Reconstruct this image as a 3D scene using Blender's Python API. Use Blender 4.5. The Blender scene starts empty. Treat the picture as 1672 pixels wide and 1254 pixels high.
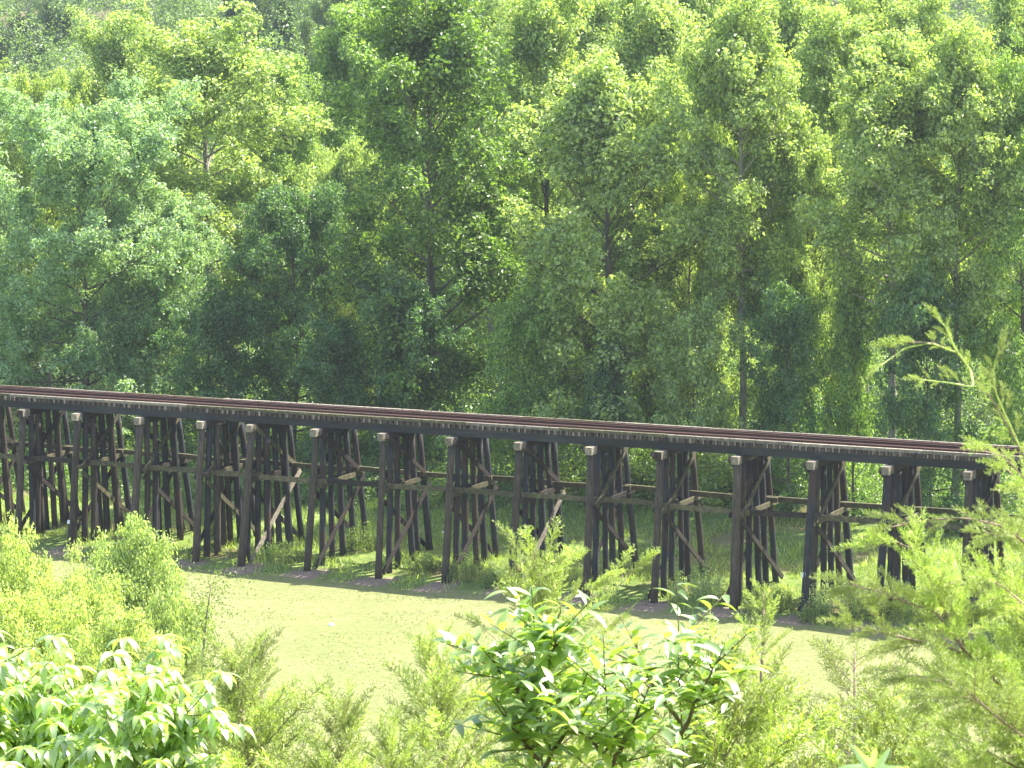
import bpy, math
import numpy as np
from mathutils import Matrix, Vector

# ------------------------------------------------------------------ camera, world, sun, exposure
SC = bpy.context.scene
COL = SC.collection
R = math.radians
F_PX, PITCH, ROLL = 4690.0, R(8.08), R(-1.35)
cam_d = bpy.data.cameras.new("camera")
cam = bpy.data.objects.new("camera", cam_d)
COL.objects.link(cam)
cam_d.sensor_width = 36.0
cam_d.lens = F_PX / 1672.0 * 36.0
cam_d.clip_start, cam_d.clip_end = 0.1, 3000.0
cam.matrix_world = (Matrix.Rotation(math.pi / 2 - PITCH, 4, 'X') @ Matrix.Rotation(ROLL, 4, 'Z'))
cam_d.dof.use_dof = True
cam_d.dof.focus_distance = 150.0
cam_d.dof.aperture_fstop = 22.0
SC.camera = cam

SUN_AZ, SUN_EL = R(64.0), R(55.0)
world = bpy.data.worlds.new("World")
SC.world = world
world.use_nodes = True
wn = world.node_tree
sky = wn.nodes.new("ShaderNodeTexSky")
sky.sky_type = 'NISHITA'
sky.sun_disc = False
sky.sun_elevation, sky.sun_rotation = SUN_EL, SUN_AZ
sky.air_density, sky.dust_density = 1.0, 2.0
wn.links.new(sky.outputs[0], wn.nodes["Background"].inputs[0])
wn.nodes["Background"].inputs[1].default_value = 0.15
sun_d = bpy.data.lights.new("sun", 'SUN')
sun_d.energy, sun_d.angle, sun_d.color = 5.0, R(0.5), (1.0, 0.95, 0.85)
sun = bpy.data.objects.new("sun", sun_d)
COL.objects.link(sun)
to_sun = Vector((math.sin(SUN_AZ) * math.cos(SUN_EL), math.cos(SUN_AZ) * math.cos(SUN_EL), math.sin(SUN_EL)))
sun.rotation_euler = to_sun.to_track_quat('Z', 'Y').to_euler()
sun.location = (60, 100, 120)
SC.view_settings.view_transform = 'Standard'
SC.view_settings.look = 'None'
SC.view_settings.exposure = 1.7
SC.view_settings.gamma = 1.0
SC.view_settings.use_curve_mapping = False
SC.render.engine = 'CYCLES'
SC.cycles.max_bounces = 8
SC.cycles.diffuse_bounces = 6
SC.cycles.transmission_bounces = 6
SC.cycles.glossy_bounces = 2
SC.cycles.volume_bounces = 0
SC.cycles.use_adaptive_sampling = True
SC.cycles.adaptive_threshold = 0.02

# ------------------------------------------------------------------ frames of reference
TH = R(29.0)
D2 = np.array([math.cos(TH), -math.sin(TH)])      # along the track
N2 = np.array([math.sin(TH), math.cos(TH)])       # across the track, away from the viewer
O2 = np.array([-3.27, 146.2]) + 2.1 * N2          # track centre line
GZ = -30.9                                        # field level
N0 = float(O2 @ N2)

def ray(px, py):
    u, v = px - 836, py - 627
    c, s = math.cos(ROLL), math.sin(ROLL)
    X, Y = u * c + v * s, -u * s + v * c
    d = np.array([X, F_PX * math.cos(PITCH) - Y * math.sin(PITCH), -F_PX * math.sin(PITCH) - Y * math.cos(PITCH)])
    return d / d[1]

def spot(px, py, depth):
    return ray(px, py) * depth

def beyond(px, py, n):
    """point on the line of sight at a given distance behind the track centre"""
    d = ray(px, py)
    return d * ((N0 + n) / (d[:2] @ N2))

def smooth(a, b, x):
    t = np.clip((x - a) / (b - a), 0, 1)
    return t * t * (3 - 2 * t)

def ground_z(x, y):
    x = np.asarray(x, float); y = np.asarray(y, float)
    n = x * N2[0] + y * N2[1] - N0
    hill = -2.2 - 0.345 * y
    k = 2.0
    z = GZ + k * np.log1p(np.exp(np.clip((hill - GZ) / k, -40, 40)))
    z = z + 0.35 * smooth(-3, 4, n) + 0.5 * smooth(4, 20, n)
    z = z + 28 * smooth(230, 470, y) + 14 * smooth(450, 700, y)
    z = z + 0.10 * np.sin(x * .31 + 1) * np.sin(y * .23) + 0.05 * np.sin(x * .9 + y * .5)
    z = z - 0.03 * smooth(-7, -4, n)
    return z

rng = np.random.default_rng(7)

# ------------------------------------------------------------------ mesh helpers
class Buf:
    """collects vertices and faces, built as ONE mesh object"""
    def __init__(self):
        self.v, self.f, self.m, self.n = [], [], [], 0
        self.t = []
    def add(self, verts, faces, mat=0, tint=None):
        verts = np.asarray(verts, float).reshape(-1, 3)
        faces = np.asarray(faces, int)
        self.v.append(verts)
        self.f.append(faces + self.n)
        k = len(faces)
        self.m.append(np.full(k, mat))
        self.t.append(np.full(k, .5) if tint is None else np.asarray(tint, float))
        self.n += len(verts)
        return self
    def mesh(self, name, mats, smooth_shade=False):
        me = bpy.data.meshes.new(name)
        if not self.v:
            return me
        V = np.concatenate(self.v)
        me.vertices.add(len(V))
        me.vertices.foreach_set("co", V.astype(np.float32).ravel())
        loops = np.concatenate([f.ravel() for f in self.f])
        tot = np.concatenate([np.full(len(f), f.shape[1]) for f in self.f])
        start = np.concatenate([[0], np.cumsum(tot)[:-1]])
        me.loops.add(len(loops))
        me.loops.foreach_set("vertex_index", loops.astype(np.int32))
        me.polygons.add(len(tot))
        me.polygons.foreach_set("loop_start", start.astype(np.int32))
        me.polygons.foreach_set("loop_total", tot.astype(np.int32))
        me.polygons.foreach_set("material_index", np.concatenate(self.m).astype(np.int32))
        me.polygons.foreach_set("use_smooth", np.full(len(tot), smooth_shade))
        for m in mats:
            me.materials.append(m)
        a = me.attributes.new("tint", 'FLOAT', 'FACE')
        a.data.foreach_set("value", np.concatenate(self.t).astype(np.float32))
        me.update(calc_edges=True)
        return me

def obj(name, me, parent=None, loc=None):
    o = bpy.data.objects.new(name, me)
    COL.objects.link(o)
    if parent is not None:
        o.parent = parent
    if loc is not None:
        o.location = loc
    return o

def tag(o, label=None, cat=None, group=None, kind=None):
    if label: o["label"] = label
    if cat: o["category"] = cat
    if group: o["group"] = group
    if kind: o["kind"] = kind
    return o

BOXF = np.array([[0, 3, 2, 1], [4, 5, 6, 7], [0, 1, 5, 4], [1, 2, 6, 5], [2, 3, 7, 6], [3, 0, 4, 7]])
def box(buf, c, s, mat=0, jit=0.0):
    c = np.asarray(c, float); h = np.asarray(s, float) / 2
    v = np.array([[-1, -1, -1], [1, -1, -1], [1, 1, -1], [-1, 1, -1], [-1, -1, 1], [1, -1, 1], [1, 1, 1], [-1, 1, 1]]) * h + c
    if jit: v = v + rng.normal(0, jit, v.shape)
    buf.add(v, BOXF, mat)

def beam(buf, p, q, w, t, up=(0, 0, 1), mat=0, jit=0.0):
    """plank from p to q: w across (towards up), t thick, with small chamfers left out"""
    p, q = np.asarray(p, float), np.asarray(q, float)
    a = q - p; L = np.linalg.norm(a); a /= L
    up = np.asarray(up, float); s = np.cross(a, up); s /= np.linalg.norm(s); u = np.cross(s, a)
    v = []
    K = 3
    for k in range(K):
        c = p + a * L * k / (K - 1) + (rng.normal(0, jit, 3) if 0 < k < K - 1 else 0)
        for (i, j) in ((-1, -1), (1, -1), (1, 1), (-1, 1)):
            v.append(c + s * t / 2 * i + u * w / 2 * j)
    f = [[0, 1, 2, 3]]
    for k in range(K - 1):
        for i in range(4):
            j = (i + 1) % 4
            f.append([4 * k + i, 4 * k + 4 + i, 4 * k + 4 + j, 4 * k + j])
    e = 4 * (K - 1)
    f.append([e + 3, e + 2, e + 1, e])
    buf.add(v, f, mat)

def tube(buf, pts, rad, sides=6, mat=0, tint=None, cap=True):
    pts = np.asarray(pts, float); m = len(pts)
    rad = np.broadcast_to(np.asarray(rad, float), (m,))
    tan = np.gradient(pts, axis=0)
    tan /= np.linalg.norm(tan, axis=1)[:, None] + 1e-9
    ref = np.array([1.0, 0.1, 0.0]) if abs(tan[0][0]) < .8 else np.array([0.0, 1.0, 0.1])
    a = np.cross(tan, ref); a /= np.linalg.norm(a, axis=1)[:, None] + 1e-9
    b = np.cross(tan, a)
    ang = np.arange(sides) * 2 * math.pi / sides
    v = pts[:, None] + rad[:, None, None] * (np.cos(ang)[None, :, None] * a[:, None] + np.sin(ang)[None, :, None] * b[:, None])
    i = np.arange(sides); j = (i + 1) % sides
    f = np.concatenate([np.stack([k * sides + i, k * sides + j, (k + 1) * sides + j, (k + 1) * sides + i], 1) for k in range(m - 1)])
    base = buf.n
    buf.add(v.reshape(-1, 3), f, mat, None if tint is None else np.full(len(f), tint))
    if cap and sides > 3:
        last = (m - 1) * sides
        buf.f.append(np.array([list(range(base + last, base + last + sides))])); buf.m.append(np.array([mat])); buf.t.append(np.array([.5]))
        buf.f.append(np.array([list(range(base + sides - 1, base - 1, -1))])); buf.m.append(np.array([mat])); buf.t.append(np.array([.5]))

def unit(v):
    return v / (np.linalg.norm(v, axis=-1, keepdims=True) + 1e-9)

def leaves(buf, pos, nrm, size, mat=0, r=rng, wide=.62, fold=.12, along=None):
    """one folded rhombus per leaf"""
    m = len(pos)
    size = np.broadcast_to(np.asarray(size, float), (m,))[:, None]
    t = r.normal(size=(m, 3)) if along is None else along + r.normal(0, .35, (m, 3))
    t = unit(t - nrm * (t * nrm).sum(1, keepdims=True))
    b = np.cross(nrm, t)
    p0 = pos - t * size * .5
    p2 = pos + t * size * .5 - nrm * size * fold
    p1 = pos + b * size * wide * .5 + nrm * size * fold
    p3 = pos - b * size * wide * .5 + nrm * size * fold
    v = np.stack([p0, p1, p2, p3], 1).reshape(-1, 3)
    f = np.arange(m * 4).reshape(-1, 4)
    buf.add(v, f, mat, r.random(m))

# ------------------------------------------------------------------ materials
def new_mat(name):
    m = bpy.data.materials.new(name)
    m.use_nodes = True
    nt = m.node_tree
    for n in list(nt.nodes):
        nt.nodes.remove(n)
    return m, nt

class NT:
    def __init__(s, nt): s.nt = nt
    def n(s, t, **k):
        x = s.nt.nodes.new(t)
        for a, b in k.items(): setattr(x, a, b)
        return x
    def l(s, a, b): s.nt.links.new(a, b)
    def noise(s, vec, scale, detail=4, rough=.6):
        x = s.n("ShaderNodeTexNoise"); x.inputs["Scale"].default_value = scale
        x.inputs["Detail"].default_value = detail; x.inputs["Roughness"].default_value = rough
        if vec is not None: s.l(vec, x.inputs["Vector"])
        return x.outputs["Fac"]
    def ramp(s, fac, stops):
        x = s.n("ShaderNodeValToRGB"); e = x.color_ramp.elements
        while len(e) < len(stops): e.new(.5)
        for i, (p, c) in enumerate(stops):
            e[i].position = p; e[i].color = (c, c, c, 1) if not hasattr(c, '__len__') else (*c, 1)
        s.l(fac, x.inputs[0]); return x.outputs[0]
    def mix(s, fac, a, b, mode='MIX'):
        x = s.n("ShaderNodeMix", data_type='RGBA', blend_type=mode)
        for sock, v in ((x.inputs[0], fac), (x.inputs[6], a), (x.inputs[7], b)):
            if isinstance(v, (int, float)): sock.default_value = v
            elif isinstance(v, tuple): sock.default_value = (*v, 1)
            else: s.l(v, sock)
        return x.outputs[2]
    def math(s, op, a, b=0.0):
        x = s.n("ShaderNodeMath", operation=op)
        for sock, v in ((x.inputs[0], a), (x.inputs[1], b)):
            if isinstance(v, (int, float)): sock.default_value = v
            else: s.l(v, sock)
        return x.outputs[0]
    def scaled(s, vec, sc):
        x = s.n("ShaderNodeMapping"); x.inputs["Scale"].default_value = sc
        s.l(vec, x.inputs["Vector"]); return x.outputs[0]

def leaf_material(name, gloss=.06, rough=.4, trans=.5, tcol=(1.4, 1.5, .5), use_obj=True, col=(.06, .1, .02), vary=.58):
    m, nt = new_mat(name); k = NT(nt)
    out = k.n("ShaderNodeOutputMaterial")
    if use_obj:
        c0 = k.n("ShaderNodeObjectInfo").outputs["Color"]
    else:
        q = k.n("ShaderNodeRGB"); q.outputs[0].default_value = (*col, 1); c0 = q.outputs[0]
    at = k.n("ShaderNodeAttribute", attribute_name="tint").outputs["Fac"]
    br = k.math('ADD', k.math('MULTIPLY', at, 2 * vary), 1 - vary)
    hs = k.n("ShaderNodeHueSaturation")
    k.l(k.math('ADD', k.math('MULTIPLY', at, -.035), .515), hs.inputs["Hue"])
    k.l(br, hs.inputs["Value"]); k.l(c0, hs.inputs["Color"])
    c = hs.outputs[0]
    d = k.n("ShaderNodeBsdfDiffuse"); k.l(c, d.inputs[0])
    t = k.n("ShaderNodeBsdfTranslucent")
    k.l(k.mix(1.0, c, tcol, 'MULTIPLY'), t.inputs[0])
    mx = k.n("ShaderNodeMixShader"); mx.inputs[0].default_value = trans
    k.l(d.outputs[0], mx.inputs[1]); k.l(t.outputs[0], mx.inputs[2])
    g = k.n("ShaderNodeBsdfGlossy"); g.inputs["Roughness"].default_value = rough
    g.inputs["Color"].default_value = (1, 1, 1, 1)
    m2 = k.n("ShaderNodeMixShader"); m2.inputs[0].default_value = gloss
    k.l(mx.outputs[0], m2.inputs[1]); k.l(g.outputs[0], m2.inputs[2])
    k.l(m2.outputs[0], out.inputs[0])
    return m

def rough_material(name, stops, scale=(1, 1, 1), nscale=4.0, rough=.85, bump=.3, second=None, spec=.3):
    m, nt = new_mat(name); k = NT(nt)
    out = k.n("ShaderNodeOutputMaterial"); b = k.n("ShaderNodeBsdfPrincipled")
    tc = k.n("ShaderNodeTexCoord").outputs["Object"]
    inf = k.n("ShaderNodeObjectInfo").outputs["Random"]
    cv = k.n("ShaderNodeCombineXYZ"); k.l(k.math('MULTIPLY', inf, 37.0), cv.inputs[0]); k.l(k.math('MULTIPLY', inf, 11.0), cv.inputs[2])
    va = k.n("ShaderNodeVectorMath", operation='ADD'); k.l(tc, va.inputs[0]); k.l(cv.outputs[0], va.inputs[1])
    v = k.scaled(va.outputs[0], scale)
    nz = k.noise(v, nscale, 6, .65)
    c = k.ramp(nz, stops)
    c = k.mix(1.0, c, k.ramp(inf, [(0, .72), (1, 1.25)]), 'MULTIPLY')
    if second:
        c = k.mix(k.ramp(k.noise(va.outputs[0], second[1], 3, .6), [(.5, 0.0), (.66, 1.0)]), c, second[0])
    k.l(c, b.inputs["Base Color"]); b.inputs["Roughness"].default_value = rough
    b.inputs["Specular IOR Level"].default_value = spec
    bp = k.n("ShaderNodeBump"); bp.inputs["Strength"].default_value = bump; bp.inputs["Distance"].default_value = .03
    k.l(nz, bp.inputs["Height"]); k.l(bp.outputs[0], b.inputs["Normal"])
    k.l(b.outputs[0], out.inputs[0])
    return m

M = {}
M['leaf'] = leaf_material("leaf_forest", gloss=.045, rough=.45, trans=.5)
M['needle'] = leaf_material("cedar_foliage", gloss=.06, rough=.5, trans=.45, tcol=(1.4, 1.5, .62), vary=.45)
M['broad'] = leaf_material("broad_leaf", gloss=.10, rough=.38, trans=.55, tcol=(1.75, 1.9, .42), vary=.4)
M['bark'] = rough_material("bark", [(.3, (.07, .055, .045)), (.7, (.2, .17, .14))], (1, 1, .25), 5.0, bump=.6)
M['pale_bark'] = rough_material("pale_bark", [(.3, (.16, .13, .1)), (.62, (.42, .38, .33))], (1, 1, .4), 3.0, bump=.4)
M['twig'] = rough_material("cedar_bark", [(.3, (.24, .15, .10)), (.7, (.5, .40, .33))], (1, 1, 1), 30.0, bump=.2)
M['stem'] = rough_material("stem_bark", [(.3, (.09, .08, .04)), (.7, (.22, .19, .09))], (1, 1, 1), 20.0, bump=.2)
M['creosote'] = rough_material("creosoted_timber", [(.32, (.014, .017, .023)), (.55, (.034, .036, .042)), (.75, (.085, .068, .056))], (6, 6, .5), 1.6, bump=.5, second=((.055, .032, .024), .6), spec=.35)
M['brown'] = rough_material("brown_timber", [(.3, (.024, .021, .018)), (.6, (.08, .062, .046)), (.8, (.19, .15, .115))], (6, 6, .5), 1.6, bump=.5)
M['grey'] = rough_material("weathered_sunlit_timber", [(.3, (.10, .085, .068)), (.7, (.30, .26, .20))], (2, 2, 2), 3.0, bump=.5)
M['brace'] = rough_material("mossy_plank", [(.3, (.035, .032, .022)), (.6, (.12, .108, .058)), (.8, (.22, .20, .10))], (2, 2, 2), 2.2, bump=.5)
M['dark_brace'] = rough_material("dark_plank", [(.3, (.013, .012, .012)), (.7, (.05, .037, .028))], (2, 2, 2), 2.2, bump=.5)
M['stringer'] = rough_material("stringer_timber", [(.3, (.014, .016, .02)), (.7, (.042, .042, .046))], (.6, 4, 6), 1.5, bump=.4)
M['rust'] = rough_material("rusty_rail", [(.3, (.05, .024, .017)), (.7, (.135, .065, .045))], (.5, 4, 4), 3.0, bump=.3, rough=.7)
M['tie'] = rough_material("tie_timber", [(.3, (.022, .017, .015)), (.7, (.085, .065, .055))], (4, .6, 4), 2.5, bump=.5)

def white_mat():
    m, nt = new_mat("white_plate"); k = NT(nt)
    o = k.n("ShaderNodeOutputMaterial"); b = k.n("ShaderNodeBsdfPrincipled")
    c = k.ramp(k.noise(k.n("ShaderNodeTexCoord").outputs["Object"], 9, 3), [(.3, (.6, .62, .66)), (.6, (.85, .86, .88))])
    k.l(c, b.inputs["Base Color"]); b.inputs["Roughness"].default_value = .5
    k.l(b.outputs[0], o.inputs[0]); return m
M['white'] = white_mat()

S_REF = .15
def ground_material():
    m, nt = new_mat("ground"); k = NT(nt)
    out = k.n("ShaderNodeOutputMaterial"); b = k.n("ShaderNodeBsdfPrincipled")
    pos = k.n("ShaderNodeNewGeometry").outputs["Position"]
    dp = k.n("ShaderNodeVectorMath", operation='DOT_PRODUCT'); k.l(pos, dp.inputs[0]); dp.inputs[1].default_value = (N2[0], N2[1], 0)
    n = k.math('SUBTRACT', dp.outputs["Value"], N0)
    ds = k.n("ShaderNodeVectorMath", operation='DOT_PRODUCT'); k.l(pos, ds.inputs[0]); ds.inputs[1].default_value = (D2[0], D2[1], 0)
    s = ds.outputs["Value"]
    big = k.noise(k.scaled(pos, (.5, .5, .5)), .22, 4)
    streak = k.noise(k.scaled(pos, (.35, .8, 1)), 1.1, 7, .75)
    fine = k.noise(k.scaled(pos, (.7, 1.2, 1)), 4.5, 7, .8)
    field = k.ramp(streak, [(.3, (.135, .165, .052)), (.5, (.215, .226, .09)), (.68, (.32, .285, .155))])
    field = k.mix(k.ramp(big, [(.40, 0.0), (.60, .9)]), field, (.14, .18, .045))
    field = k.mix(.6, field, k.ramp(fine, [(.34, (.11, .13, .042)), (.5, (.20, .212, .086)), (.66, (.31, .29, .17))]))
    rank = k.ramp(k.noise(pos, 1.6, 6, .7), [(.3, (.09, .145, .03)), (.52, (.16, .22, .055)), (.7, (.28, .29, .11))])
    wob = k.math('MULTIPLY', k.math('SUBTRACT', k.noise(pos, .7, 3), .5), 3.0)
    nn = k.math('ADD', n, wob)
    mr = k.n("ShaderNodeMapRange"); mr.inputs[1].default_value = -5.3; mr.inputs[2].default_value = -4.2; k.l(nn, mr.inputs[0])
    c = k.mix(mr.outputs[0], field, rank)
    # worn bare earth at the foot of the near piles
    dist = k.math('ABSOLUTE', k.math('ADD', k.math('ADD', n, 3.9), k.math('MULTIPLY', wob, .5)))
    mr2 = k.n("ShaderNodeMapRange"); mr2.inputs[1].default_value = .8; mr2.inputs[2].default_value = 1.5
    mr2.inputs[3].default_value = 1.0; mr2.inputs[4].default_value = 0.0; k.l(dist, mr2.inputs[0])
    sl = k.math('ADD', k.math('SUBTRACT', s, float(O2 @ D2) + S_REF), k.math('MULTIPLY', k.math('SUBTRACT', k.noise(pos, 1.1, 3), .5), 1.2))
    ab = k.math('ABSOLUTE', k.math('SUBTRACT', k.math('MODULO', k.math('ADD', sl, 400 * 3.99 + 1.995), 3.99), 1.995))
    mg = k.n("ShaderNodeMapRange"); mg.inputs[1].default_value = .7; mg.inputs[2].default_value = 1.3
    mg.inputs[3].default_value = 1.0; mg.inputs[4].default_value = 0.0; k.l(ab, mg.inputs[0]); gate = mg.outputs[0]
    earth = k.ramp(k.noise(pos, 3.5, 6, .7), [(.3, (.17, .125, .09)), (.7, (.34, .26, .2))])
    c = k.mix(k.math('MULTIPLY', mr2.outputs[0], gate), c, earth)
    dry = k.math('MULTIPLY', k.ramp(k.noise(pos, .16, 3), [(.52, 0.0), (.6, .8)]), k.math('GREATER_THAN', n, -2.0))
    c = k.mix(dry, c, (.2, .16, .08))
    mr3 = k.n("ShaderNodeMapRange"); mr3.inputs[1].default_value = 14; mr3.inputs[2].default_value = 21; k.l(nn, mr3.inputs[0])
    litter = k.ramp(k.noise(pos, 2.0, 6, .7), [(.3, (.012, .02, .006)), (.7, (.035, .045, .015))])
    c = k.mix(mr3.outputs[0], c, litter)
    # bare red earth clearing high on the far hillside
    vd = k.n("ShaderNodeVectorMath", operation='DISTANCE'); k.l(pos, vd.inputs[0]); vd.inputs[1].default_value = (-66.0, 428.0, -8.0)
    mr4 = k.n("ShaderNodeMapRange"); mr4.inputs[1].default_value = 6; mr4.inputs[2].default_value = 13
    mr4.inputs[3].default_value = 1.0; mr4.inputs[4].default_value = 0.0; k.l(vd.outputs["Value"], mr4.inputs[0])
    c = k.mix(mr4.outputs[0], c, (.22, .16, .11))
    k.l(c, b.inputs["Base Color"]); b.inputs["Roughness"].default_value = .95
    b.inputs["Specular IOR Level"].default_value = .1
    bp = k.n("ShaderNodeBump"); bp.inputs["Strength"].default_value = .8; bp.inputs["Distance"].default_value = .12
    k.l(k.math('ADD', fine, k.math('MULTIPLY', streak, .8)), bp.inputs["Height"]); k.l(bp.outputs[0], b.inputs["Normal"])
    k.l(b.outputs[0], out.inputs[0])
    return m

# ------------------------------------------------------------------ ground
xs = np.concatenate([np.arange(-240, -40, 8.), np.arange(-40, 40, 1.0), np.arange(40, 241, 8.)])
ys = np.concatenate([np.arange(-30, 80, 3.), np.arange(80, 200, 1.0), np.arange(200, 760, 8.)])
GX, GY = np.meshgrid(xs, ys)
bf = Buf()
nx, ny = len(xs), len(ys)
idx = np.arange(nx * ny).reshape(ny, nx)
quads = np.stack([idx[:-1, :-1], idx[:-1, 1:], idx[1:, 1:], idx[1:, :-1]], -1).reshape(-1, 4)
bf.add(np.stack([GX, GY, ground_z(GX, GY)], -1).reshape(-1, 3), quads)
tag(obj("ground", bf.mesh("ground", [ground_material()], True)), kind='structure')

# ------------------------------------------------------------------ trestle bridge
bridge = obj("trestle_bridge", None, loc=(O2[0], O2[1], GZ))
bridge.rotation_euler = (0, 0, -TH)
tag(bridge, "long dark timber railway trestle with rusty rails crossing the edge of the mown field", "bridge")
CT = 7.4                     # cap top above the field
MID = 4.45                   # height of sash braces and girts
S_BENT = [-36.0, -31.9, -27.88, -24.06, -19.82, -15.66, -12.44, -8.3, -4.16, -.06, 3.98, 8.08, 11.94, 16.1, 20.08, 23.96, 28.02, 32.1, 36.2]

def local_ground(s, n):
    p = O2 + D2 * s + N2 * n
    return float(ground_z(p[0], p[1])) - GZ

def part(name, buf, mats, parent, loc=(0, 0, 0), smooth_shade=False):
    return obj(name, buf.mesh(name, mats, smooth_shade), parent, loc)

def bolt(buf, p, mat=0):
    tube(buf, [np.array(p) - [0, .03, 0], np.array(p) + [0, .03, 0]], .03, 6, mat)

for bi, s in enumerate(S_BENT):
    pid = bi - 2                                      # 0..14 are the bents seen in full
    r = np.random.default_rng(100 + bi)
    bent = obj("bent", None, bridge, (s, 0, 0))
    left = pid <= 4
    # cap: body darkened for under-deck shade; pale end is sunlit and weathered
    b = Buf()
    beam(b, (0, -2.15 + r.normal(0, .03), CT - .19), (0, 2.12, CT - .19), .38, .37)
    beam(b, (0, -2.19 + r.normal(0, .03), CT - .19), (0, -1.62 + r.uniform(-.15, .2), CT - .19), .386, .376, mat=1)
    part("cap", b, [M['dark_brace'], M['grey']], bent)
    # piles
    ns = [-1.86, -1.2, -.5, .3, 1.05, 1.78]
    bat = [1.25, .62, .22, .12, .35, 1.0]
    if left:
        ns += [-1.5, .7, 1.4, -.9, .0]; bat += [.9, .25, .7, .45, .15]
    for k, (n0, bt) in enumerate(zip(ns, bat)):
        sgn = -1 if n0 < 0 else 1
        if bi in (12, 13) : bt *= 1.0
        nb = n0 + sgn * bt * (1 + r.normal(0, .08))
        extra = k > 5
        xo = (.0 if not extra else (.34 if k % 2 else -.34)) + r.normal(0, .02)
        xb = xo + r.normal(0, .06)
        rad = (.195 if k in (0,) else .165) + r.normal(0, .01)
        gz = local_ground(s, nb) - .25
        zs = np.linspace(0, 1, 7)
        pts = np.stack([xb + (xo - xb) * zs + r.normal(0, .008, 7), nb + (n0 - nb) * zs + r.normal(0, .008, 7), gz + (CT - .37 - gz) * zs], 1)
        b = Buf()
        tube(b, pts, rad * np.linspace(1.03, .95, 7), 12)
        brown = r.random() < (.4 if left else .15) or (k == 0 and pid not in (4, 12, 13))
        part("pile", b, [M['brown' if brown else 'creosote']], bent, smooth_shade=True)
    # sash braces on both faces
    for sx in (-1, 1):
        b = Buf()
        x = sx * .235
        nw = 2.05 + .0
        beam(b, (x, -nw - r.uniform(.2, .4), MID + r.normal(0, .04)), (x, nw + r.uniform(.25, .5), MID + r.normal(0, .04)), .25, .09)
        for q in (-1.9, -.7, .7, 1.9): pass
        part("sash_brace", b, [M['brace' if r.random() < .6 else 'dark_brace']], bent)
    # diagonal braces, one per storey on each face
    A = pid in (0, 1, 2, 3) or pid >= 9
    for sx in (1, -1):
        a_dir = A if sx > 0 else not A
        x = sx * .335 if sx > 0 else sx * .33
        e1, e2 = -2.1, 2.0
        top, mid = CT - .12, MID - .05
        if pid == 3 or pid == 2: e2 = 1.75
        up = [(e2, top), (e1, mid)] if a_dir else [(e1, top), (e2 + .2, mid)]
        lo = [(e1 + .0, mid - .2), (e2 + .85, .45)] if a_dir else [(e2 + .25, mid - .15), (e1 - .75, .15)]
        for nm, seg in (("upper", up), ("lower", lo)):
            (n1, z1), (n2, z2) = seg
            z2 = max(z2, local_ground(s, n2) + .05) if nm == "lower" else z2
            b = Buf()
            beam(b, (x, n1, z1 + r.normal(0, .05)), (x + r.normal(0, .03), n2, z2), .24, .085, jit=.01)
            bright = sx > 0 and pid in (4, 8) and nm == "lower"  # visible-face lower brace set paler at these bents
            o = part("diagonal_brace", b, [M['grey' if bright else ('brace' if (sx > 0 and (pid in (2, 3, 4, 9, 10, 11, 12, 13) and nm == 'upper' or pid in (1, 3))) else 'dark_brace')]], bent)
            if bright and nm == "lower": o["label"] = "pale diagonal brace"
    if pid in (1, 12, 7):
        z = {1: 1.45, 12: 2.0, 7: 2.6}[pid]; w = {1: .2, 12: .24, 7: .13}[pid]
        n_at = -1.86 - 1.25 * (1 - z / 7.0) - .2
        b = Buf(); box(b, (-.06, 0, 0), (w, .012, w * (1.05 if pid != 7 else .35)))
        for q in ((-.07, .07), (.07, -.07)):
            if pid == 12: tube(b, [(q[0] - .06, -.012, q[1]), (q[0] - .06, .0, q[1])], .01, 6, 1)
        o = part("number_plate", b, [M['white'], M['rust']], bent, (0, n_at - .01, z))
        o.rotation_euler = (R(-10), 0, R(-12))

# stringers: a packed chord under each rail, joined in lengths
edges_s = [-40.0] + [s for s in S_BENT[1::2]] + [40.0]
for side in (-1, 1):
    for a, c in zip(edges_s[:-1], edges_s[1:]):
        b = Buf()
        for q, nn in enumerate((1.28, 1.0, .72)):
            beam(b, (a + .006 + .0, side * nn, CT + .205), (c - .006, side * nn, CT + .205), .41, .255 - .01 * q)
        part("stringer", b, [M['stringer']], bridge)
# ties
r = np.random.default_rng(5)
tie_s = np.arange(-39.8, 39.9, .345)
rest = Buf()
near = [s for s in tie_s if -2.5 <= s <= 32.5][:100]
tie_z = CT + .413 + .1
for s in tie_s:
    e0, e1 = -1.47 - abs(r.normal(0, .035)), 1.47 + abs(r.normal(0, .04))
    dx, w = r.normal(0, .012), .225 + r.normal(0, .008)
    if s in near:
        b = Buf(); beam(b, (0, e0, 0), (0, e1, 0), .2, w)
        if r.random() < .7: beam(b, (.075, e0 - .014, .01), (.075, e0 + r.uniform(.05, .2), .01), .2, .07 + .05 * r.random() ** 3, mat=1)  # pale strip paints the sunlit side of the tie end
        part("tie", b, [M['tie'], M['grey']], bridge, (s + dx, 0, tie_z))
    else:
        beam(rest, (s + dx, e0, tie_z), (s + dx, e1, tie_z), .2, w)
        if r.random() < .3: beam(rest, (s + dx + .075, e0 - .014, tie_z + .01), (s + dx + .075, e0 + r.uniform(.05, .2), tie_z + .01), .2, .07 + .05 * r.random() ** 3, mat=1)  # same painted sun strip on the merged ties
o = part("ties", rest, [M['tie'], M['grey']], bridge); o["kind"] = "stuff"
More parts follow.
